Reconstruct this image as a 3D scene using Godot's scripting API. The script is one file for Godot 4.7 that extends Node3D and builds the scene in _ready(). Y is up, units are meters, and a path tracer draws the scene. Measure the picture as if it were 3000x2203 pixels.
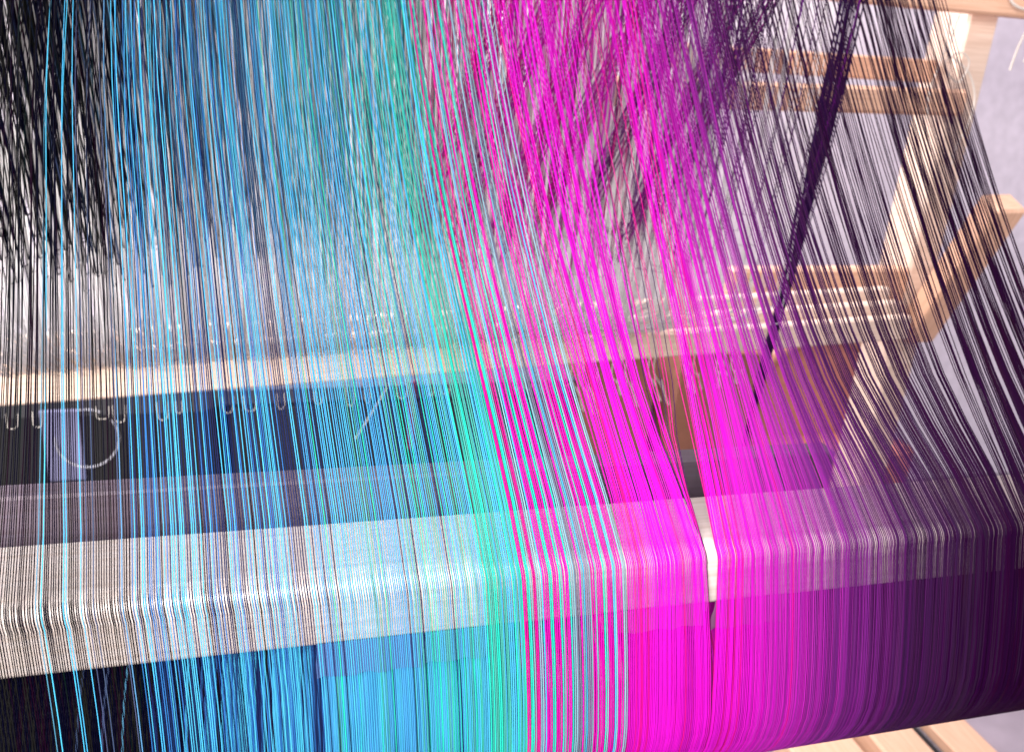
extends Node3D
# Close-up of a loom seen from behind: coloured warp threads rise from the wound roll over the back beam to the heddles.
# Heights below are measured from the eye; EYE lifts everything so that the floor is y = 0.
const EYE := 1.03
const BEAM_Y := -0.2835      # top of the back beam
const BEAM_Z := -0.4125      # its front face
const ROLL_R := 0.083
const ROLL_Y := -0.418
const ROLL_Z := -0.473
const SHEET_UP := 0.7431     # the warp rises at 48 degrees
const SHEET_IN := 0.6691

var rng := RandomNumberGenerator.new()
var names := {}
var M := {}

# ---------------------------------------------------------------- helpers
func numbered(called: String) -> String:
	if not names.has(called):
		names[called] = 0
		return called
	names[called] += 1
	return "%s_%03d" % [called, names[called]]

func tag(o: Node3D, label: String, category := "", group := "", kind := "") -> void:
	if label: o.set_meta("label", label)
	if category: o.set_meta("category", category)
	if group: o.set_meta("group", group)
	if kind: o.set_meta("kind", kind)

func thing(called: String, label: String, category: String, at := Vector3.ZERO, group := "") -> Node3D:
	var o := Node3D.new()
	o.name = numbered(called)
	add_child(o, true)
	o.position = at + Vector3(0, EYE, 0)
	tag(o, label, category, group)
	return o

func put(mesh: Mesh, called: String, mat: Material, parent: Node3D = null, at := Vector3.ZERO, turn := Basis.IDENTITY) -> MeshInstance3D:
	var o := MeshInstance3D.new()
	o.mesh = mesh
	if mat: o.material_override = mat
	o.cast_shadow = GeometryInstance3D.SHADOW_CASTING_SETTING_ON
	if parent == null:
		o.name = numbered(called)
		add_child(o, true)
		o.transform = Transform3D(turn, at + Vector3(0, EYE, 0))
	else:
		o.name = called
		parent.add_child(o, true)
		o.transform = Transform3D(turn, at)
	return o

class Soup:
	var v := PackedVector3Array()
	var n := PackedVector3Array()
	var c := PackedColorArray()
	var t := PackedVector2Array()
	var i := PackedInt32Array()
	func mesh() -> ArrayMesh:
		var a := []
		a.resize(Mesh.ARRAY_MAX)
		a[Mesh.ARRAY_VERTEX] = v
		a[Mesh.ARRAY_NORMAL] = n
		if c.size() == v.size(): a[Mesh.ARRAY_COLOR] = c
		if t.size() == v.size(): a[Mesh.ARRAY_TEX_UV] = t
		a[Mesh.ARRAY_INDEX] = i
		var m := ArrayMesh.new()
		m.add_surface_from_arrays(Mesh.PRIMITIVE_TRIANGLES, a)
		return m
	# a round strand along points; cols holds one colour or one for each point
	func tube(p: PackedVector3Array, r: float, sides: int, cols: Array, taper_end := 1.0) -> void:
		var base := v.size()
		var last := p.size() - 1
		var side := Vector3.RIGHT
		var run := 0.0
		for k in p.size():
			var d := (p[mini(k + 1, last)] - p[maxi(k - 1, 0)]).normalized()
			side = (side - d * side.dot(d))
			if side.length() < 0.01: side = Vector3.UP - d * Vector3.UP.dot(d)
			side = side.normalized()
			var up := d.cross(side)
			if k > 0: run += p[k].distance_to(p[k - 1])
			var rr := r * lerpf(1.0, taper_end, float(k) / last)
			for s in sides + 1:
				var a := TAU * s / sides
				var nn := side * cos(a) + up * sin(a)
				v.append(p[k] + nn * rr)
				n.append(nn)
				c.append(cols[k] if cols.size() > 1 else cols[0])
				t.append(Vector2(float(s) / sides, run / 0.0024))
		for k in last:
			for s in sides:
				var q := base + k * (sides + 1) + s
				i.append_array([q, q + sides + 1, q + 1, q + 1, q + sides + 1, q + sides + 2])
	func poly(pts: Array, out: Vector3) -> void:
		var nn: Vector3 = (pts[1] - pts[0]).cross(pts[2] - pts[0]).normalized()
		var flip := nn.dot(out) > 0
		if not flip: nn = -nn
		var b := v.size()
		for q in pts:
			v.append(q)
			n.append(nn)
		for k in range(1, pts.size() - 1):
			if flip: i.append_array([b, b + k + 1, b + k])
			else: i.append_array([b, b + k, b + k + 1])

# a box with chamfered edges
func rbox(size: Vector3, bev: float) -> ArrayMesh:
	var s := Soup.new()
	var h := size / 2
	var corner := func(sg: Vector3, ax: int) -> Vector3:
		var p := Vector3.ZERO
		for k in 3:
			p[k] = sg[k] * (h[k] if k == ax else h[k] - bev)
		return p
	for ax in 3:
		var u := (ax + 1) % 3
		var w := (ax + 2) % 3
		for sg in [-1, 1]:
			var pts := []
			for q in [[-1, -1], [1, -1], [1, 1], [-1, 1]]:
				var e := Vector3.ZERO
				e[ax] = sg
				e[u] = q[0]
				e[w] = q[1]
				pts.append(corner.call(e, ax))
			var o := Vector3.ZERO
			o[ax] = sg
			s.poly(pts, o)
			for sg2 in [-1, 1]:
				var e1 := Vector3.ZERO
				e1[ax] = sg
				e1[u] = sg2
				var e2 := e1
				e1[w] = -1
				e2[w] = 1
				var o2 := Vector3.ZERO
				o2[ax] = sg
				o2[u] = sg2
				s.poly([corner.call(e1, ax), corner.call(e2, ax), corner.call(e2, u), corner.call(e1, u)], o2)
	for sx in [-1, 1]:
		for sy in [-1, 1]:
			for sz in [-1, 1]:
				var e := Vector3(sx, sy, sz)
				s.poly([corner.call(e, 0), corner.call(e, 1), corner.call(e, 2)], e)
	return s.mesh()

# a bar of rectangular section from a to b; up is the direction of its height
func bar(a: Vector3, b: Vector3, height: float, depth: float, bev: float, called: String, mat: Material, parent: Node3D = null, up := Vector3.UP) -> MeshInstance3D:
	var x := (b - a).normalized()
	var z := x.cross(up).normalized()
	var y := z.cross(x)
	return put(rbox(Vector3(a.distance_to(b), height, depth), bev), called, mat, parent, (a + b) / 2, Basis(x, y, z))

# a closed outline in the (z, y) plane drawn out along x
func extrude_x(outline: PackedVector2Array, x0: float, x1: float, steps := 1) -> ArrayMesh:
	var s := Soup.new()
	var k := outline.size()
	var mid := Vector2.ZERO
	for p in outline: mid += p / k
	for j in k + 1:
		var p := outline[j % k]
		var tan := (outline[(j + 1) % k] - outline[(j + k - 1) % k]).normalized()
		var nn := Vector3(0, -tan.x, tan.y)
		if nn.dot(Vector3(0, p.y - mid.y, p.x - mid.x)) < 0: nn = -nn
		for st in steps + 1:
			s.v.append(Vector3(lerpf(x0, x1, float(st) / steps), p.y, p.x))
			s.n.append(nn)
	for j in k:
		for st in steps:
			var q := j * (steps + 1) + st
			s.i.append_array([q, q + 1, q + steps + 1, q + 1, q + steps + 2, q + steps + 1])
	for x in [x0, x1]:
		var cap := []
		for p in outline: cap.append(Vector3(x, p.y, p.x))
		s.poly(cap, Vector3(signf(x - (x0 + x1) / 2), 0, 0))
	return s.mesh()

func noise_tex(freq: float, seed_: int, stretch: Vector2i, lo: Color, hi: Color) -> ImageTexture:
	var f := FastNoiseLite.new()
	f.seed = seed_
	f.frequency = freq
	f.fractal_octaves = 4
	var im := Image.create(256, 256, false, Image.FORMAT_RGB8)
	for y in 256:
		for x in 256:
			# blended towards its far edge so that it repeats without a seam
			var fx := x / 256.0
			var fy := y / 256.0
			var q := 0.0
			for ox in 2:
				for oy in 2:
					var w := (fx if ox else 1.0 - fx) * (fy if oy else 1.0 - fy)
					q += w * f.get_noise_2d((x - 256 * ox) * stretch.x, (y - 256 * oy) * stretch.y)
			im.set_pixel(x, y, lo.lerp(hi, clampf(0.5 + q * 1.1, 0, 1)))
	im.generate_mipmaps()
	return ImageTexture.create_from_image(im)

func wood(color: Color, tex: Texture2D, rough := 0.45, scale := Vector3(1.6, 6, 6)) -> StandardMaterial3D:
	var m := StandardMaterial3D.new()
	m.albedo_color = color
	m.albedo_texture = tex
	m.uv1_triplanar = true
	m.uv1_scale = scale
	m.roughness = rough
	return m

func plain(color: Color, rough := 0.7, tex: Texture2D = null, scale := Vector3(4, 4, 4)) -> StandardMaterial3D:
	var m := StandardMaterial3D.new()
	m.albedo_color = color
	m.roughness = rough
	if tex:
		m.albedo_texture = tex
		m.uv1_triplanar = true
		m.uv1_scale = scale
	return m

# ---------------------------------------------------------------- the warp
# x of a thread where it lies on the beam, then 12, 24, 36 and 48 cm up the sheet
const SPREAD := [
	[-0.2200, -0.2250, -0.2350, -0.2450, -0.2510],
	[-0.1701, -0.1737, -0.1825, -0.1933, -0.1995],
	[-0.1333, -0.1436, -0.1532, -0.1623, -0.1675],
	[-0.1023, -0.1109, -0.1213, -0.1323, -0.1390],
	[-0.0096, -0.0210, -0.0330, -0.0447, -0.0527],
	[0.1261, 0.1152, 0.1021, 0.0935, 0.0887],
	[0.1982, 0.1815, 0.1689, 0.1605, 0.1550],
	[0.2000, 0.1880, 0.1725, 0.1622, 0.1560],
	[0.2568, 0.2374, 0.2315, 0.2288, 0.2273],
	[0.2658, 0.2686, 0.2690, 0.2702, 0.2747],
	[0.2881, 0.2890, 0.2870, 0.2873, 0.2881],
	[0.4481, 0.4131, 0.4010, 0.4000, 0.4045],
	[0.5190, 0.4965, 0.4948, 0.4991, 0.5067],
	[0.5200, 0.5135, 0.5140, 0.5185, 0.5282],
	[0.5930, 0.5781, 0.5757, 0.5811, 0.5907],
	[0.6400, 0.6250, 0.6230, 0.6280, 0.6380]]

func spread_row(u: float) -> PackedFloat32Array:
	var k := 0
	while k < SPREAD.size() - 2 and u > SPREAD[k + 1][0]: k += 1
	var f: float = (u - SPREAD[k][0]) / (SPREAD[k + 1][0] - SPREAD[k][0])
	var row := PackedFloat32Array()
	for j in 5: row.append(lerpf(SPREAD[k][j], SPREAD[k + 1][j], f))
	row.append(2 * row[4] - row[3])
	return row

func along(row: PackedFloat32Array, s: float) -> float:
	var q := clampf(s / 0.12, 0, 4.999)
	var k := int(q)
	return cubic_interpolate(row[k], row[k + 1], row[maxi(k - 1, 0)], row[mini(k + 2, 5)], q - k)

const INK := {
	"black": Color(0.0105, 0.0100, 0.0145), "navy": Color(0.018, 0.03, 0.12), "steel": Color(0.12, 0.36, 0.60), "teal": Color(0.09, 0.54, 0.48), "slate": Color(0.07, 0.10, 0.20), "cyan": Color(0.095, 0.60, 0.96), "sky": Color(0.085, 0.46, 0.90),
	"blue": Color(0.04, 0.20, 0.58), "turquoise": Color(0.04, 0.86, 0.66), "lilac": Color(0.28, 0.26, 0.42), "pale": Color(0.30, 0.56, 0.66),
	"pink": Color(0.92, 0.014, 0.38), "magenta": Color(0.95, 0.014, 0.78), "orchid": Color(0.60, 0.035, 0.50), "purple": Color(0.22, 0.022, 0.30),
	"plum": Color(0.085, 0.02, 0.115), "dark plum": Color(0.030, 0.011, 0.036)}

# the dyer's run from magenta through purple to nearly black, its right end darkened further to paint in shade, by the place of the thread on the beam
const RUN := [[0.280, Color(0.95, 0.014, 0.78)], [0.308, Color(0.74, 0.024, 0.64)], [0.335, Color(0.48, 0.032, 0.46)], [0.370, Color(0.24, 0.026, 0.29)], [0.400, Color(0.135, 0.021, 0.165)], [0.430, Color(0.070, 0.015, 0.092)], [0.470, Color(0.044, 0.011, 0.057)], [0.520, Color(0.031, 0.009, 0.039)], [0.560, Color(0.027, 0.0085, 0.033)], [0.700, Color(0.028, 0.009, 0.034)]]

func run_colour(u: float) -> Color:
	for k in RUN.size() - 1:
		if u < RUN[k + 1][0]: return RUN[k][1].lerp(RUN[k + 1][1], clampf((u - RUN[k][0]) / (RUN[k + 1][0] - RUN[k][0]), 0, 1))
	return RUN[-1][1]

func pick(list: Array) -> String:
	var q := rng.randf()
	for e in list:
		q -= e[1]
		if q < 0: return e[0]
	return list[-1][0]

func dye(u: float) -> String:
	if u < -0.150: return "black"
	if u < -0.100: return pick([["black", 0.82], ["cyan", 0.07], ["steel", 0.07], ["slate", 0.05]])
	if u < -0.060: return pick([["black", 0.24], ["navy", 0.20], ["cyan", 0.42], ["blue", 0.14]])
	if u < 0.0: return pick([["navy", 0.24], ["black", 0.05], ["cyan", 0.49], ["blue", 0.22]])
	if u < 0.06: return pick([["sky", 0.43], ["cyan", 0.31], ["navy", 0.12], ["turquoise", 0.07], ["teal", 0.07]])
	if u < 0.10: return pick([["cyan", 0.36], ["sky", 0.14], ["turquoise", 0.27], ["teal", 0.20], ["navy", 0.03]])
	if u < 0.1275: return pick([["turquoise", 0.45], ["teal", 0.30], ["cyan", 0.25]])
	if u < 0.286: return pick([["magenta", 0.86], ["pink", 0.14]])
	if u > 0.300 and u < 0.350 and rng.randf() < 0.05: return "pink"
	if u < 0.300: return "magenta"
	if u < 0.340: return "orchid"
	if u < 0.415: return "purple"
	if u < 0.490: return "plum"
	return "dark plum"

# the striped band: how many threads of which colour, from its left edge
const STRIPES := [["pink", 2], ["turquoise", 2], ["pale", 1], ["pink", 2], ["pale", 2], ["cyan", 1], ["magenta", 3], ["turquoise", 2], ["magenta", 3], ["turquoise", 1], ["pale", 1], ["magenta", 3], ["turquoise", 1], ["pale", 2], ["lilac", 2], ["magenta", 1], ["pale", 1], ["cyan", 1], ["lilac", 2], ["pale", 1], ["magenta", 2], ["pale", 1], ["magenta", 3], ["turquoise", 1], ["pale", 1], ["magenta", 3], ["cyan", 1], ["pale", 1], ["magenta", 3], ["pale", 2]]

# a thread's course: down the sheet, round the beam's edge, down to the roll and round it
func course(u: float, lift: float, gather: float, centre: float) -> PackedVector3Array:
	var row := spread_row(u)
	if gather > 0:
		var mid := spread_row(centre)
		for j in range(1, 6): row[j] = lerpf(row[j], mid[j], gather * (0.35 + 0.13 * j))
	var p := PackedVector3Array()
	var r := 0.0135
	var cy := BEAM_Y - r
	var cz := BEAM_Z - r
	var a0 := deg_to_rad(42.0)     # where the rising sheet leaves the rounded edge, from straight up towards the eye
	var rr := r + 0.0008
	var top := Vector3(0, cy + rr * cos(a0), cz + rr * sin(a0))
	for k in 15:
		var s := 0.60 * (1.0 - k / 15.0)
		var off := lift * s * s * 3.0
		p.append(Vector3(along(row, s), top.y + SHEET_UP * s + SHEET_IN * off, top.z - SHEET_IN * s + SHEET_UP * off))
	for k in 5:
		var a := lerpf(a0, deg_to_rad(97.0), k / 4.0)
		p.append(Vector3(row[0] + 0.0004 * k, cy + rr * cos(a), cz + rr * sin(a)))
	var from := p[-1]
	var end := u + 0.007
	if u < 0.2570: end += 0.0042 * smoothstep(0.225, 0.257, u)
	elif u > 0.2650: end -= 0.0042 * (1.0 - smoothstep(0.265, 0.300, u))
	var rad := ROLL_R + 0.0008 - rounded(end)
	for k in range(1, 4):
		var f := k / 4.0
		p.append(from.lerp(Vector3(end, ROLL_Y + 0.012, ROLL_Z + rad), f) + Vector3((end - from.x) * 0.12 * sin(f * PI), 0, 0))
	for k in 11:
		var a := deg_to_rad(8.0 - 11.0 * k)
		p.append(Vector3(end + 0.0012 * (1.0 - exp(-0.5 * k)), ROLL_Y + rad * sin(a), ROLL_Z + rad * cos(a)))
	return p

func tint(base: Color) -> Color:
	var q := rng.randf_range(0.31, 0.44)
	return Color(base.r * q * rng.randf_range(0.94, 1.06), base.g * q * rng.randf_range(0.94, 1.06), base.b * q * rng.randf_range(0.94, 1.06))

const ORDINAL := ["first", "second", "third", "fourth", "fifth", "sixth", "seventh", "eighth", "ninth", "tenth", "eleventh", "twelfth", "thirteenth", "fourteenth", "fifteenth", "sixteenth"]

func thread_words(ink: String, u: float, stripe: int) -> Array:
	if stripe >= 0:
		var word: String = {"pink": "hot pink", "magenta": "hot pink", "turquoise": "turquoise", "cyan": "sky blue", "pale": "pale ice blue", "lilac": "greyish lilac"}[ink]
		var n := 0
		for k in stripe + 1:
			var other: String = STRIPES[k][0]
			if other == ink or (ink in ["pink", "magenta"] and other in ["pink", "magenta"]): n += 1
		return ["%s warp thread in the %s stripe of its colour from the left" % [word, ORDINAL[n - 1]], "threads of one %s stripe, number %d" % [word, n]]
	var zone := ""
	if u < -0.150: zone = "at the far left edge of the warp"
	elif u < -0.100: zone = "in the black band left of the blue threads"
	elif u < -0.060: zone = "in the mixed black and blue band at the left"
	elif u < 0.0: zone = "in the band of navy and light blue alternating"
	elif u < 0.06: zone = "in the broad sky blue band left of the middle"
	elif u < 0.10: zone = "where the sky blue band turns turquoise"
	elif u < 0.1275: zone = "in the turquoise band beside the pink stripes"
	elif u < 0.2572: zone = "between the striped band and the open slot"
	elif u < 0.286: zone = "in the bright band right of the open slot"
	elif u < 0.355: zone = "where the magenta band turns purple"
	elif u < 0.45: zone = "in the purple band over the back beam"
	elif u < 0.5195: zone = "in the dark purple band left of the rightmost gap"
	else: zone = "in the rightmost dark bundle before the white wall"
	var word: String = {"cyan": "light blue", "steel": "slate blue", "slate": "dark slate", "teal": "sea green", "sky": "sky blue", "blue": "mid blue", "orchid": "orchid", "pink": "hot pink", "plum": "dark purple", "dark plum": "nearly black purple", "lilac": "greyish lilac"}.get(ink, ink)
	return ["%s warp thread %s" % [word, zone], "%s warp threads %s" % [word, zone]]

func build_warp() -> void:
	var plan := []                                  # [u, ink, stripe]
	var u := -0.2
	while u < 0.632:
		if u > 0.1268 and u < 0.1975:
			var total := 0
			for s in STRIPES: total += s[1]
			var step := (0.1985 - 0.1275) / total
			u = 0.1275
			for k in STRIPES.size():
				for j in STRIPES[k][1]:
					plan.append([u + rng.randf_range(-0.0002, 0.0002), STRIPES[k][0], k])
					u += step
			u = 0.1992
		if u > 0.2568 and u < 0.2650: u = 0.2656
		if u > 0.5188 and u < 0.5200: u = 0.5201
		plan.append([u, dye(u), -1])
		var gap := 0.00128 if u < 0.1 else (0.00118 if u < 0.1992 else (0.00105 if u < 0.33 else (0.00122 if u < 0.45 else (0.00108 if u < 0.519 else 0.00112))))
		u += gap * rng.randf_range(0.72, 1.28)
	# six lone threads that cross the opening above the slot
	for k in 9:
		plan.append([0.2569 if k < 7 else 0.2653, "pink" if k % 3 else "plum", -2 - k])
	var inside := 0
	for e in plan:
		if e[0] > -0.182 and e[0] < 0.585: inside += 1
	var rest := Soup.new()
	var singles := 0
	var lone_blue := 0
	var n_black := 0
	var debt := 0.0
	for e in plan:
		var x: float = e[0]
		var ink: String = e[1]
		var cell := 0.0165 if x > 0.26 else 0.0115
		var centre := (floorf(x / cell) + 0.5) * cell + sin(floorf(x / cell) * 12.9) * 0.0025
		var gather := 0.0
		if x > 0.288: gather = rng.randf_range(0.15, 0.75)
		elif x > 0.2: gather = rng.randf_range(0.15, 0.9)
		else: gather = rng.randf_range(0.0, 0.35)
		if e[2] >= 0: gather = 0.0
		var p: PackedVector3Array
		if e[2] <= -2:
			var k: int = -2 - e[2]
			p = course(x, rng.randf_range(-0.03, 0.03), 0.0, 0.0)
			for j in 15:
				var s := 0.60 * (1.0 - j / 15.0)
				var goal := 0.2320 + 0.0040 * (k + 1) + sin(k * 7.0) * 0.0012
				p[j].x = lerpf(p[j].x, goal, smoothstep(0.0, 0.14, s))
		else:
			p = course(x, rng.randf_range(-0.035, 0.035) * (0.4 if x > 0.288 else 1.0), gather, centre)
			# a little slack of its own
			var ph := rng.randf() * TAU
			var am := rng.randf_range(0.0, 0.0009)
			for j in 14:
				p[j].x += am * sin(ph + j * 0.55) * (14 - j) / 14.0
		var base: Color = INK[ink]
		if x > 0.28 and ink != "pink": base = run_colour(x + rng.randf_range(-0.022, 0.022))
		if ink == "magenta" and x < 0.2: base = INK["pink"].lerp(base, 0.4)
		var col := tint(base)
		var cols := []
		for j in p.size():
			var q := rng.randf_range(0.9, 1.1)
			cols.append(Color(col.r * q, col.g * q, col.b * q))
		var radius := rng.randf_range(0.00026, 0.00035)
		if x > 0.1 and x < 0.2: radius = rng.randf_range(0.00045, 0.00053)
		elif x > 0.2 and x < 0.33: radius = rng.randf_range(0.00036, 0.00043)
		elif x > 0.33: radius = rng.randf_range(0.00036, 0.00043)
		if e[2] <= -2: radius = 0.00034
		var seen: bool = x > -0.182 and x < 0.585
		var want: bool = e[2] != -1 or (ink in ["cyan", "lilac"] and x < -0.1)
		if seen and not want:
			debt += 0.445
			if debt >= 1.0:
				debt -= 1.0
				want = true
		if want and seen and singles < 300:
			singles += 1
			var s := Soup.new()
			s.tube(p, radius, 6, cols)
			var o := put(s.mesh(), "warp_thread", M.yarn)
			var words := thread_words(ink, x, e[2])
			if e[2] <= -2:
				words = ["thin %s warp thread crossing the pale opening above the slot" % ("red pink" if ink == "pink" else "dark"), "thin %s threads over the pale opening" % ("red pink" if ink == "pink" else "dark")]
			elif ink == "cyan" and x < -0.1 and lone_blue < ORDINAL.size():
				words = ["%s light blue warp thread from the left edge, alone among black threads" % ORDINAL[lone_blue], ""]
				lone_blue += 1
			tag(o, words[0], "thread", words[1])
		else:
			rest.tube(p, radius, 6, cols)
	var r := put(rest.mesh(), "remaining_warp_threads", M.yarn)
	tag(r, "remaining black, blue, turquoise, magenta and purple threads of the front warp sheet", "threads", "", "stuff")

# what lies behind the front sheet: threads that drop to the heddle eyes, and the white string heddles
func rear_ink(x: float) -> String:
	if x < -0.20: return pick([["black", 0.95], ["slate", 0.05]])
	if x < -0.14: return pick([["black", 0.66], ["slate", 0.26], ["steel", 0.08]])
	if x < -0.08: return pick([["black", 0.25], ["slate", 0.30], ["steel", 0.45]])
	if x < -0.02: return pick([["steel", 0.85], ["slate", 0.15]])
	if x < 0.05: return pick([["steel", 0.62], ["teal", 0.35], ["slate", 0.03]])
	if x < 0.115: return pick([["teal", 0.62], ["steel", 0.28], ["slate", 0.1]])
	if x < 0.18: return pick([["pink", 0.80], ["turquoise", 0.10], ["lilac", 0.07], ["plum", 0.03]])
	if x < 0.33: return pick([["pink", 0.4], ["magenta", 0.35], ["orchid", 0.22], ["plum", 0.03]])
	if x < 0.42: return pick([["orchid", 0.45], ["purple", 0.5], ["plum", 0.05]])
	return pick([["purple", 0.5], ["plum", 0.5]])

func build_rear() -> void:
	var yarn := Soup.new()
	var slanted := Soup.new()
	var strings := Soup.new()
	var x := -0.34
	while x < 0.56:
		var dense := 0.00042 if x < 0.05 else (0.00055 if x < 0.11 else 0.00095)
		if x > 0.11 and x < 0.34: dense = 0.00075
		if x > 0.44: dense = 0.0012 + (x - 0.44) * 0.03
		x += dense * rng.randf_range(0.6, 1.4)
		var shaft := rng.randi_range(0, 7)
		var z := -0.80 - 0.02 * shaft
		var eye := Vector3(x, -0.160 - 0.012 * (shaft % 3) + rng.randf_range(-0.036, 0.040), z)
		if x < 0.50 or rng.randf() < 0.5:
			var ink := rear_ink(x)
			var col := tint(INK[ink])
			var head := Vector3(x + rng.randf_range(-0.0025, 0.0025) - 0.010, 0.16, z + rng.randf_range(0.02, 0.07))
			var p := PackedVector3Array()
			for k in 7:
				var f := k / 6.0
				p.append(head.lerp(eye, f) + Vector3(0, 0, 0.01 * sin(f * PI)))
			p.append(eye + Vector3(0.0, -0.001, -0.004))
			p.append(eye + Vector3(-0.002, -0.002, -0.022))
			yarn.tube(p, rng.randf_range(0.00070, 0.00090) if x < -0.14 else rng.randf_range(0.00048, 0.00062), 5, [col], 0.55)
		# its heddle, from the shaft's upper bar to the lower one
		var foot := -0.340 + 0.052 * (x + 0.084) + rng.randf_range(-0.003, 0.004)
		var grey := rng.randf_range(0.78, 0.92)
		var sway := rng.randf_range(-0.0012, 0.0012)
		for side in [-1, 1]:
			if side > 0 and (x < 0.11 or rng.randf() < 0.3): continue
			var q := PackedVector3Array([Vector3(x + sway + 0.0009 * side, 0.14, z - 0.012), Vector3(x + 0.0009 * side, eye.y + 0.01, z - 0.004), Vector3(x + 0.0011 * side, eye.y - 0.01, z - 0.002), Vector3(x + sway * 0.5 + 0.0010 * side, lerpf(eye.y, foot, 0.5), z - 0.004), Vector3(x + sway + 0.0007 * side, foot, -0.962 - 0.028 * (shaft % 3))])
			strings.tube(q, rng.randf_range(0.00045, 0.0006), 4, [Color(grey, grey, grey * 1.02)])
	# bundles that lean the other way behind the magenta threads
	for b in 7:
		var fx := 0.175 + 0.043 * b + sin(b * 5.3) * 0.006
		var wide := 0.017 + 0.004 * sin(b * 3.1)
		var low := rng.randf_range(-0.03, 0.02)
		for k in 24:
			var off := (k / 23.0 - 0.5) * wide
			var head := Vector3(fx + 0.040 + off * 1.4 + rng.randf_range(-0.001, 0.001), 0.15, -0.775)
			var foot := Vector3(fx - 0.060 + off + rng.randf_range(-0.001, 0.001), -0.115 + low - 0.04 * rng.randf(), -0.80 - 0.03 * rng.randf())
			var p := PackedVector3Array([head, head.lerp(foot, 0.35), head.lerp(foot, 0.7), foot, foot + Vector3(-0.003, 0.003, -0.05)])
			var ink := pick([["magenta", 0.35], ["pink", 0.35], ["orchid", 0.25], ["plum", 0.05]]) if fx < 0.33 else pick([["purple", 0.55], ["orchid", 0.3], ["plum", 0.15]])
			slanted.tube(p, rng.randf_range(0.00036, 0.00048), 5, [tint(INK[ink])])
	tag(put(yarn.mesh(), "rear_warp_threads", M.yarn), "dense rear warp threads dropping to the heddle eyes behind the front sheet", "threads", "", "stuff")
	tag(put(slanted.mesh(), "crossing_warp_threads", M.yarn), "magenta and purple threads leaning the other way behind the front sheet", "threads", "", "stuff")
	tag(put(strings.mesh(), "string_heddles", M.cord), "mass of white string heddles hanging behind the coloured threads", "heddles", "", "stuff")

func build_ribbon() -> void:
	var t := thing("thread_hank", "dark purple hank of threads hanging slantwise behind the right half of the warp", "hank", Vector3(0.603, -0.46, -0.9))
	for k in 34:
		var f := k / 33.0 - 0.5
		var s := Soup.new()
		var p := PackedVector3Array()
		var ph := rng.randf() * TAU
		var tail := rng.randf_range(0.05, 0.16)
		for j in 12:
			var y := lerpf(0.66, tail if k % 3 else 0.0, j / 11.0)
			var wide := lerpf(0.006, 0.034, smoothstep(0.0, 0.66, y))
			var mid := 0.028 * smoothstep(0.0, 0.66, y) - 0.012 * (1.0 - smoothstep(0.0, 0.25, y))
			p.append(Vector3(mid + f * wide + 0.0012 * sin(ph + j * 0.9), y, 0.004 * sin(k * 2.4) + 0.002 * sin(ph + j)))
		s.tube(p, 0.0009, 5, [tint(Color(0.060, 0.018, 0.115))])
		put(s.mesh(), "strand", M.yarn, t)

func rounded(x: float) -> float:
	return 0.0 if x < 0.60 else 0.040 * pow((x - 0.60) / 0.07, 2.0)

func build_roll() -> void:
	var t := thing("warp_roll", "thick roll of wound warp yarn fading from black through blue, magenta and purple to black", "yarn roll", Vector3(0, ROLL_Y, ROLL_Z))
	var s := Soup.new()
	var segs := 56
	var pitch := 0.00135
	var x := -0.32
	var cols := PackedColorArray()
	var xs := PackedFloat32Array()
	var hs := PackedFloat32Array()
	while x < 0.67:
		var q := x - 0.004
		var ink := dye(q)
		if q > 0.1275 and q < 0.1985:
			var total := 0
			for e in STRIPES: total += e[1]
			var at := int((q - 0.1275) / 0.071 * total)
			for e in STRIPES:
				at -= e[1]
				if at < 0:
					ink = e[0]
					break
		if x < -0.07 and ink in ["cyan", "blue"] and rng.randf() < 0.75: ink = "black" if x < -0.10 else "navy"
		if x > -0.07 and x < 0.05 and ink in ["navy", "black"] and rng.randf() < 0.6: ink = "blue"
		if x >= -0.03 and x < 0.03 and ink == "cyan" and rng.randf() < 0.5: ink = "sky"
		var base: Color = INK[ink]
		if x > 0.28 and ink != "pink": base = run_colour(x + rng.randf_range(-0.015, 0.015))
		var col := tint(base)
		var h := rng.randf_range(-0.0004, 0.0003)
		for e in [[0.0, -0.0006], [0.5, 0.0], [0.98, -0.0006]]:
			xs.append(x + e[0] * pitch)
			hs.append(e[1] + h)
			cols.append(col)
		x += pitch
	for k in xs.size():
		for a in segs + 1:
			var an := TAU * a / segs
			var lump := 0.0012 * sin(xs[k] * 61.0) * sin(an * 2.0 + xs[k] * 9.0)
			var r := ROLL_R - 0.0006 + hs[k] - rounded(xs[k]) + lump
			var tilt := [-0.75, 0.0, 0.75][k % 3] as float
			if xs[k] > 0.50: tilt += 1.3 * maxf(0.0, xs[k] - 0.60) / 0.07
			s.v.append(Vector3(xs[k], sin(an) * r, cos(an) * r))
			s.n.append(Vector3(tilt, sin(an), cos(an)).normalized())
			s.c.append(cols[k])
			s.t.append(Vector2(k % 3 * 0.5, an * r / 0.0035))
	for k in xs.size() - 1:
		for a in segs:
			var q := k * (segs + 1) + a
			s.i.append_array([q, q + 1, q + segs + 1, q + 1, q + segs + 2, q + segs + 1])
	var y := put(s.mesh(), "wound_yarn", M.yarn, t)
	tag(y, "", "", "", "stuff")
	var core := CylinderMesh.new()
	core.top_radius = 0.046
	core.bottom_radius = 0.046
	core.height = 1.22
	put(core, "roller", M.pale_wood, t, Vector3(0.13, 0, 0), Basis(Vector3.BACK, PI / 2))

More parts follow.
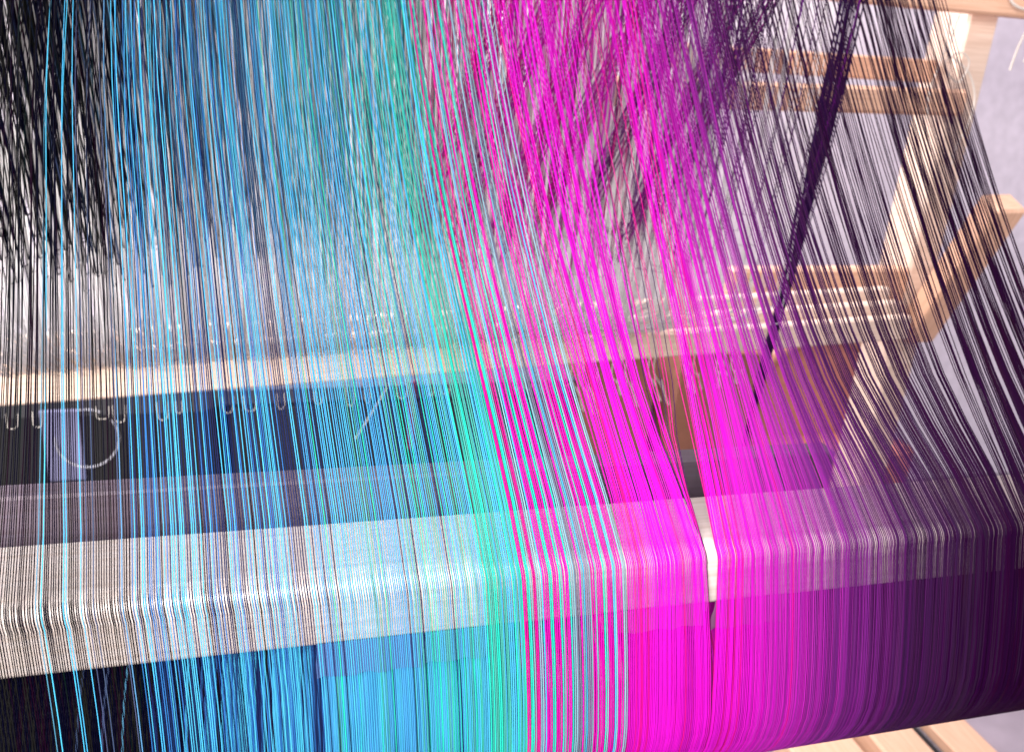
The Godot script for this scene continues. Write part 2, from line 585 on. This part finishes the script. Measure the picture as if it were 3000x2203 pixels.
# ---------------------------------------------------------------- loom and room
func build_loom() -> void:
	# back beam
	var r := 0.0135
	var ol := PackedVector2Array()
	for k in 9:
		var a := deg_to_rad(lerpf(0, 90, k / 8.0))
		ol.append(Vector2(BEAM_Z - r + r * sin(a), BEAM_Y - r + r * cos(a)))
	for k in 5:
		var a := deg_to_rad(lerpf(90, 180, k / 4.0))
		ol.append(Vector2(BEAM_Z - 0.004 + 0.004 * sin(a), BEAM_Y - 0.047 + 0.004 + 0.004 * cos(a)))
	ol.append(Vector2(-0.481, BEAM_Y - 0.047))
	for k in 5:
		var a := deg_to_rad(lerpf(270, 360, k / 4.0))
		ol.append(Vector2(-0.481 + 0.004 + 0.004 * sin(a), BEAM_Y - 0.004 + 0.004 * cos(a)))
	var moved := PackedVector2Array()
	for p in ol: moved.append(p - Vector2(BEAM_Z, BEAM_Y - 0.047))
	tag(put(extrude_x(moved, -0.42, 0.74), "back_beam", M.beam, null, Vector3(0, BEAM_Y - 0.047, BEAM_Z)), "pale smooth wooden back beam with rounded edge under the bending threads", "beam")
	tag(bar(Vector3(-0.5, -0.327, -0.566), Vector3(0.46, -0.330, -0.566), 0.075, 0.022, 0.002, "crossbar", M.grey_board), "greyish mauve board lying just behind the pale back beam", "board")
	# shafts: the lower bars, one behind the other
	for k in 3:
		var dz := -0.028 * k
		var dy := 0.014 * k
		var words: String = ["front one of the three pale lower shaft bars, nearest the back beam", "middle one of the three pale lower shaft bars", "rearmost of the three pale lower shaft bars"][k]
		tag(bar(Vector3(-0.46, -0.365 + dy, -0.95 + dz), Vector3(0.86, -0.300 + dy, -0.95 + dz), 0.036, 0.018, 0.003, "shaft_bar", M.pale_wood), words, "shaft bar", "pale lower shaft bars")
	tag(bar(Vector3(0.62, -0.293, -1.06), Vector3(0.93, -0.290, -1.06), 0.11, 0.03, 0.004, "side_rail", M.peach_wood), "broad peach coloured wooden rail behind the purple threads, left of the post", "rail")
	# castle: post, arm, upper bars
	tag(put(rbox(Vector3(0.053, 1.36, 0.075), 0.004), "castle_post", M.pale_wood, null, Vector3(0.957, -0.35, -1.088)), "upright pale wooden post at the right in front of the white wall", "post")
	tag(bar(Vector3(0.962, -0.345, -1.045), Vector3(0.950, -0.112, -0.925), 0.042, 0.05, 0.004, "slanted_arm", M.peach_wood, null, Vector3(0, 0.45, -0.9)), "slanted block-ended wooden arm sticking up beside the post at the right", "arm")
	tag(bar(Vector3(0.36, 0.158, -1.005), Vector3(1.16, 0.163, -1.005), 0.066, 0.022, 0.003, "upper_shaft_bar", M.peach_wood), "topmost pale orange bar at the upper right corner with string tied on", "shaft bar")
	tag(bar(Vector3(0.30, -0.003, -1.01), Vector3(0.917, 0.014, -1.01), 0.036, 0.022, 0.005, "middle_shaft_bar", M.peach_wood), "orange wooden bar below the topmost one, ending in front of the post", "shaft bar")
	tag(bar(Vector3(0.30, 0.048, -1.09), Vector3(0.925, 0.056, -1.09), 0.032, 0.02, 0.003, "rear_shaft_bar", M.peach_wood), "darker peach bar just above and behind the orange bar", "shaft bar")

func cord(pts: Array, r: float, label: String, group := "", called := "cord_loop") -> void:
	var c := Curve3D.new()
	for k in pts.size():
		var a: Vector3 = pts[maxi(k - 1, 0)]
		var b: Vector3 = pts[mini(k + 1, pts.size() - 1)]
		c.add_point(pts[k], -(b - a) / 6.0, (b - a) / 6.0)
	c.bake_interval = 0.004
	var s := Soup.new()
	s.tube(c.get_baked_points(), r, 6, [Color(0.70, 0.67, 0.62)])
	tag(put(s.mesh(), called, M.cord), label, "cord", group)

func build_cords() -> void:
	# slack heddle strings between the upper bars, right of the warp
	var z := -0.985
	cord([Vector3(0.842, 0.124, z), Vector3(0.846, 0.085, z), Vector3(0.832, 0.052, z + 0.01), Vector3(0.828, 0.02, z + 0.01), Vector3(0.834, -0.01, z + 0.01)], 0.0012, "white string hanging straight beside the warp between the two upper bars")
	cord([Vector3(0.856, 0.124, z), Vector3(0.852, 0.080, z), Vector3(0.858, 0.066, z + 0.012), Vector3(0.884, 0.050, z + 0.012), Vector3(0.900, 0.020, z + 0.014), Vector3(0.898, -0.014, z + 0.016), Vector3(0.888, -0.040, z + 0.016), Vector3(0.886, -0.075, z + 0.016)], 0.0013, "white string arching outward over the end of the orange bar")
	cord([Vector3(0.846, 0.072, z + 0.015), Vector3(0.862, 0.076, z + 0.015), Vector3(0.876, 0.064, z + 0.015), Vector3(0.868, 0.040, z + 0.015), Vector3(0.850, 0.046, z + 0.015), Vector3(0.838, 0.062, z + 0.015), Vector3(0.846, 0.072, z + 0.015)], 0.0011, "small knotted loop of white string under the topmost bar")
	cord([Vector3(0.925, 0.156, z), Vector3(0.948, 0.168, z + 0.006), Vector3(0.985, 0.176, z + 0.006), Vector3(0.99, 0.158, z + 0.008), Vector3(0.955, 0.138, z + 0.008), Vector3(0.932, 0.142, z + 0.006), Vector3(0.925, 0.156, z)], 0.0018, "white string bow tied round the topmost bar at the corner")
	cord([Vector3(0.975, 0.150, z), Vector3(0.966, 0.120, z + 0.006), Vector3(0.958, 0.090, z + 0.006), Vector3(0.956, 0.060, z + 0.004)], 0.0016, "left tail of the white string bow at the upper right corner")
	cord([Vector3(0.988, 0.150, z), Vector3(0.992, 0.118, z + 0.008), Vector3(0.980, 0.090, z + 0.006), Vector3(0.976, 0.072, z + 0.004)], 0.0016, "right tail of the white string bow at the upper right corner")
	# loops that hang below the lower bars, and longer tails beside the magenta threads
	for k in 20:
		var x := -0.32 + 0.036 * k + rng.randf_range(-0.016, 0.016)
		var y := -0.384 + 0.050 * (x + 0.084)
		var d := rng.randf_range(0.000, 0.010)
		var w := rng.randf_range(0.003, 0.008)
		cord([Vector3(x - w, y + 0.012, -0.938), Vector3(x - w * 0.8, y - d * 0.6, -0.934), Vector3(x, y - d, -0.932), Vector3(x + w * 0.8, y - d * 0.5, -0.934), Vector3(x + w, y + 0.012, -0.938)], 0.00055, "white heddle loop hanging below the pale lower shaft bar", "white loops below the lower shaft bar", "heddle_loop")
	for e in [[0.335, 0.022, 0.050], [0.345, 0.026, 0.056], [0.352, 0.030, 0.060], [0.392, 0.016, 0.032], [0.404, 0.020, 0.046], [0.411, 0.022, 0.050], [0.444, 0.022, 0.045], [0.452, 0.027, 0.052], [0.497, 0.010, 0.030], [0.503, 0.014, 0.038], [0.510, 0.016, 0.034], [0.545, 0.008, 0.034], [0.556, 0.010, 0.036], [0.567, 0.012, 0.030], [0.578, 0.012, 0.034]]:
		var x: float = e[0]
		var y := -0.352 + 0.050 * (x - 0.35)
		cord([Vector3(x, y + 0.10, -0.93), Vector3(x + 0.001, y + 0.03, -0.93), Vector3(x, y - 0.004, -0.928), Vector3(x + e[1] * 0.5, y - e[2] * 0.5, -0.926), Vector3(x + e[1], y - e[2], -0.925), Vector3(x + e[1] - 0.004, y - e[2] * 0.92, -0.924), Vector3(x + e[1] * 0.4, y - e[2] * 0.3, -0.924)], 0.0009, "white heddle tail hanging over the lower bar beside the magenta threads", "white tails beside the magenta threads", "heddle_tail")
	# a loose thread lying across the blue threads' background
	cord([Vector3(0.150, -0.385, -1.20), Vector3(0.148, -0.43, -1.22), Vector3(0.118, -0.50, -1.24), Vector3(0.075, -0.58, -1.25)], 0.0014, "loose pale string hanging down in front of the navy box", "", "loose_string")

func build_behind() -> void:
	tag(put(rbox(Vector3(5.0, 2.8, 0.1), 0.002), "wall", M.wall, null, Vector3(0.8, 0.37, -1.80)), "", "", "", "structure")
	tag(put(rbox(Vector3(6.0, 0.1, 5.0), 0.002), "floor", M.floor, null, Vector3(0.8, -1.08, 0.55)), "", "", "", "structure")
	# dark bags and boxes stored under the loom
	var t := thing("dark_bag", "black storage bag with lilac patch and white round handle under the loom at the left", "bag", Vector3(-0.40, -1.03, -1.42))
	put(rbox(Vector3(0.52, 0.52, 0.24), 0.03), "body", M.black_cloth, t, Vector3(0, 0.26, 0))
	put(rbox(Vector3(0.055, 0.125, 0.006), 0.002), "lilac_patch", M.lilac_card, t, Vector3(0.015, 0.44, 0.123))
	var ring := TorusMesh.new()
	ring.inner_radius = 0.0455
	ring.outer_radius = 0.0485
	ring.rings = 40
	ring.ring_segments = 8
	put(ring, "handle", M.grey_strap, t, Vector3(0.052, 0.452, 0.126), Basis(Vector3.RIGHT, PI / 2 - 0.25))
	var b := thing("navy_box", "dark navy box with grey lid under the loom behind the blue threads", "box", Vector3(0.17, -1.03, -1.42))
	put(rbox(Vector3(0.60, 0.495, 0.24), 0.006), "body", M.navy, b, Vector3(0, 0.2475, 0))
	put(rbox(Vector3(0.62, 0.034, 0.26), 0.005), "lid", M.grey_blue, b, Vector3(0.0, 0.514, -0.008))
	put(rbox(Vector3(0.014, 0.13, 0.005), 0.001), "plum_strap", M.plum_strap, b, Vector3(0.005, 0.47, 0.127))
	var c := thing("cardboard_box", "brown cardboard box standing under the loom behind the magenta threads", "box", Vector3(0.565, -1.03, -1.42))
	put(rbox(Vector3(0.15, 0.57, 0.24), 0.003), "body", M.card, c, Vector3(0, 0.285, 0))
	var c2 := thing("brown_carton", "second brown carton with a dark gap at its left side", "box", Vector3(0.76, -1.03, -1.40))
	put(rbox(Vector3(0.19, 0.58, 0.24), 0.003), "body", M.card, c2, Vector3(0, 0.29, 0), Basis(Vector3.BACK, -0.05))
	# curved chair back behind the purple threads
	var st := thing("chair", "reddish brown chair with rounded back behind the purple threads at the right", "chair", Vector3(1.07, -1.03, -1.38))
	var back := Soup.new()
	var arc := PackedVector3Array()
	for k in 17:
		var a := PI * (k / 16.0)
		arc.append(Vector3(-0.20 * cos(a), 0.34 + 0.23 * sin(a), -0.02))
	back.tube(arc, 0.018, 10, [Color(0.42, 0.20, 0.13)])
	put(back.mesh(), "back_hoop", M.painted, st)
	var pane := Soup.new()
	var fan := []
	for k in 17:
		var a := PI * (k / 16.0)
		fan.append(Vector3(-0.195 * cos(a), 0.34 + 0.225 * sin(a), -0.012))
	pane.poly(fan, Vector3(0, 0, 1))
	var fan2 := []
	for q in fan: fan2.append(q + Vector3(0, 0, -0.016))
	pane.poly(fan2, Vector3(0, 0, -1))
	put(pane.mesh(), "back_panel", M.chair_back, st)
	put(rbox(Vector3(0.41, 0.345, 0.12), 0.012), "seat", M.chair_back, st, Vector3(0, 0.1725, 0.03))
	# foot of the loom's side frame and the board lying beside it, on the floor at the lower right
	tag(bar(Vector3(0.80, -1.005, -1.5), Vector3(0.80, -1.005, -0.35), 0.05, 0.12, 0.004, "base_plank", M.peach_wood), "light wooden foot of the loom's side frame on the floor at lower right", "loom foot")
	tag(bar(Vector3(0.925, -1.0, -1.5), Vector3(0.925, -1.0, -0.35), 0.06, 0.085, 0.004, "pale_foot_plank", M.peach_wood), "lighter plank lying beside the loom's wooden foot", "plank")
	tag(bar(Vector3(1.075, -1.018, -1.5), Vector3(1.075, -1.018, -0.35), 0.024, 0.075, 0.003, "floor_strip", M.peach_wood), "narrow wooden strip on the grey floor at the lower right corner", "strip")
	tag(bar(Vector3(0.99, -1.022, -1.5), Vector3(0.99, -1.022, -0.35), 0.016, 0.06, 0.002, "dark_gap_strip", M.black_cloth), "black strip put in for the dark gap between two wooden planks", "strip")  # black strip painted in for the shaded gap between the planks
	tag(put(rbox(Vector3(0.9, 0.006, 1.6), 0.001), "floor_tile", M.tile, null, Vector3(1.57, -1.027, -0.9)), "grey floor panel with a dark seam at the lower right corner", "floor panel")

func build_papers() -> void:
	# packing paper that sticks out of the roll between yarn and beam
	var list := [[0.000, 0.066, 62.0, -0.352, "lilac_paper", "lilac packing paper strip between roll and threads in the blue band"], [0.0665, 0.124, 62.0, -0.350, "blue_paper", "torn bluish packing paper strip under the turquoise threads"], [0.196, 0.262, 62.0, -0.345, "pink_paper", "pink packing paper strip under the magenta threads left of the slot"], [0.268, 0.325, 62.0, -0.350, "mauve_paper", "mauve packing paper strip under the threads right of the slot"]]
	for e in list:
		var s := Soup.new()
		var cols := 14
		var rows := 9
		var bottom: float = e[3]
		for side in 2:
			var base := s.v.size()
			for j in rows + 1:
				for k in cols + 1:
					var f := float(j) / rows
					var x: float = lerpf(e[0], e[1], float(k) / cols) + 0.0005 * sin(j * 0.7)
					var jag := 0.0006 * sin(k * 2.1 + e[0] * 90.0) * f
					var y := lerpf(BEAM_Y - 0.0425, bottom, f) + jag
					var zz := BEAM_Z + 0.0030 + 0.0012 * sin(k * 1.3 + j) * f
					if y < BEAM_Y - 0.047:
						var dy := y - ROLL_Y
						zz = maxf(zz - 0.0006, ROLL_Z + sqrt(maxf(0.0, (ROLL_R + 0.0016) ** 2 - dy * dy)) * (1.0 if dy < ROLL_R else 0.0))
					s.v.append(Vector3(x, y, zz - 0.0003 * side))
					s.n.append(Vector3(0, 0.1, 1 if side == 0 else -1).normalized())
			for j in rows:
				for k in cols:
					var q := base + j * (cols + 1) + k
					if side == 0: s.i.append_array([q, q + 1, q + cols + 1, q + 1, q + cols + 2, q + cols + 1])
					else: s.i.append_array([q, q + cols + 1, q + 1, q + 1, q + cols + 1, q + cols + 2])
		tag(put(s.mesh(), "packing_paper", M[e[4]]), e[5], "paper")

func build_materials() -> void:
	var grain := noise_tex(0.02, 3, Vector2i(1, 9), Color(0.90, 0.87, 0.84), Color(1, 1, 1))
	var cloud := noise_tex(0.03, 9, Vector2i(1, 1), Color(0.93, 0.93, 0.93), Color(1, 1, 1))
	var speck := noise_tex(0.2, 12, Vector2i(1, 1), Color(0.75, 0.75, 0.75), Color(1, 1, 1))
	var yarn := StandardMaterial3D.new()
	yarn.vertex_color_use_as_albedo = true
	yarn.roughness = 0.55
	yarn.metallic_specular = 0.12
	var im := Image.create(32, 32, false, Image.FORMAT_RGB8)
	for y in 32:
		for x in 32:
			var h := absf(fposmod((x + y) / 16.0, 1.0) - 0.5) * 2.0
			im.set_pixel(x, y, Color(h, h, h))
	im.bump_map_to_normal_map(2.0)
	yarn.normal_enabled = true
	yarn.normal_texture = ImageTexture.create_from_image(im)
	yarn.normal_scale = 0.5
	M.yarn = yarn
	var cordm := StandardMaterial3D.new()
	cordm.vertex_color_use_as_albedo = true
	cordm.albedo_color = Color(0.96, 0.95, 0.94)
	cordm.roughness = 0.8
	cordm.backlight_enabled = true
	cordm.backlight = Color(0.8, 0.8, 0.82)
	M.cord = cordm
	M.beam = wood(Color(0.71, 0.68, 0.67), grain, 0.34)
	M.pale_wood = wood(Color(0.84, 0.76, 0.70), grain, 0.5)
	M.peach_wood = wood(Color(0.82, 0.67, 0.57), grain, 0.5)
	M.grey_board = wood(Color(0.37, 0.33, 0.38), grain, 0.6)
	M.wall = plain(Color(0.83, 0.80, 0.84), 0.9, cloud, Vector3(3, 3, 3))
	M.floor = plain(Color(0.52, 0.49, 0.52), 0.6, speck, Vector3(3, 3, 3))
	M.tile = plain(Color(0.58, 0.54, 0.58), 0.5, cloud, Vector3(2, 2, 2))
	M.black_cloth = plain(Color(0.07, 0.07, 0.09), 0.8, speck, Vector3(8, 8, 8))
	M.navy = plain(Color(0.07, 0.08, 0.15), 0.6, cloud)
	M.grey_blue = plain(Color(0.24, 0.26, 0.34), 0.6, cloud)
	M.lilac_card = plain(Color(0.45, 0.45, 0.57), 0.6)
	M.grey_strap = plain(Color(0.62, 0.62, 0.65), 0.8)
	M.plum_strap = plain(Color(0.40, 0.05, 0.25), 0.7)
	M.card = plain(Color(0.54, 0.36, 0.29), 0.8, cloud)
	M.chair_back = plain(Color(0.74, 0.48, 0.42), 0.5, cloud)
	var painted := StandardMaterial3D.new()
	painted.vertex_color_use_as_albedo = true
	painted.roughness = 0.4
	M.painted = painted
	M.lilac_paper = plain(Color(0.24, 0.35, 0.54), 0.6, cloud)
	M.blue_paper = plain(Color(0.22, 0.48, 0.54), 0.6, cloud)
	M.pink_paper = plain(Color(0.62, 0.33, 0.50), 0.6, cloud)
	M.mauve_paper = plain(Color(0.44, 0.27, 0.42), 0.6, cloud)

func area(at: Vector3, to: Vector3, size: Vector2, energy: float, color: Color) -> void:
	var l := AreaLight3D.new()
	l.area_size = size
	l.light_energy = energy
	l.light_color = color
	l.shadow_enabled = true
	add_child(l)
	l.look_at_from_position(at + Vector3(0, EYE, 0), to + Vector3(0, EYE, 0), Vector3(0.02, 1, 0.03))

func _ready() -> void:
	rng.seed = 20240611
	var cam := Camera3D.new()
	cam.fov = 50.54
	cam.near = 0.02
	cam.far = 30.0
	add_child(cam)
	cam.transform = Transform3D(Basis(Vector3(0.9683, 0.0612, 0.2422), Vector3(0.0278, 0.9371, -0.3480), Vector3(-0.2483, 0.3437, 0.9057)).orthonormalized(), Vector3(0, EYE, 0))
	cam.current = true
	var lens := CameraAttributesPhysical.new()
	lens.frustum_focal_length = 37.07
	lens.frustum_focus_distance = 0.50
	lens.exposure_aperture = 11.0
	cam.attributes = lens
	cam.fov = 50.54
	var env := Environment.new()
	env.background_mode = Environment.BG_COLOR
	env.background_color = Color(0.50, 0.49, 0.52)
	env.tonemap_mode = Environment.TONE_MAPPER_LINEAR
	env.tonemap_exposure = 3.3
	env.sdfgi_enabled = true
	env.ssao_enabled = true
	env.ssil_enabled = true
	var we := WorldEnvironment.new()
	we.environment = env
	add_child(we)
	area(Vector3(-0.38, 0.24, 0.36), Vector3(-0.02, -0.28, -0.45), Vector2(0.8, 0.4), 1.7, Color(1.0, 0.97, 0.95))
	area(Vector3(0.6, 1.3, -0.7), Vector3(0.9, -0.2, -1.9), Vector2(1.2, 0.6), 0.75, Color(1.0, 0.93, 0.94))  # added fill from an unseen source, brightens the wall
	area(Vector3(0.0, 0.75, -1.45), Vector3(0.05, -0.25, -0.88), Vector2(1.0, 0.4), 1.6, Color(1.0, 0.97, 0.97))  # added light behind the shafts, no real lamp, whitens the heddles
	area(Vector3(-1.15, 0.12, -0.62), Vector3(0.3, -0.28, -0.86), Vector2(0.5, 0.7), 0.42, Color(0.97, 0.97, 1.0))  # added side light under the warp sheet, lifts heddles and bars
	build_materials()
	build_behind()
	build_loom()
	build_roll()
	build_papers()
	build_warp()
	build_rear()
	build_ribbon()
	build_cords()
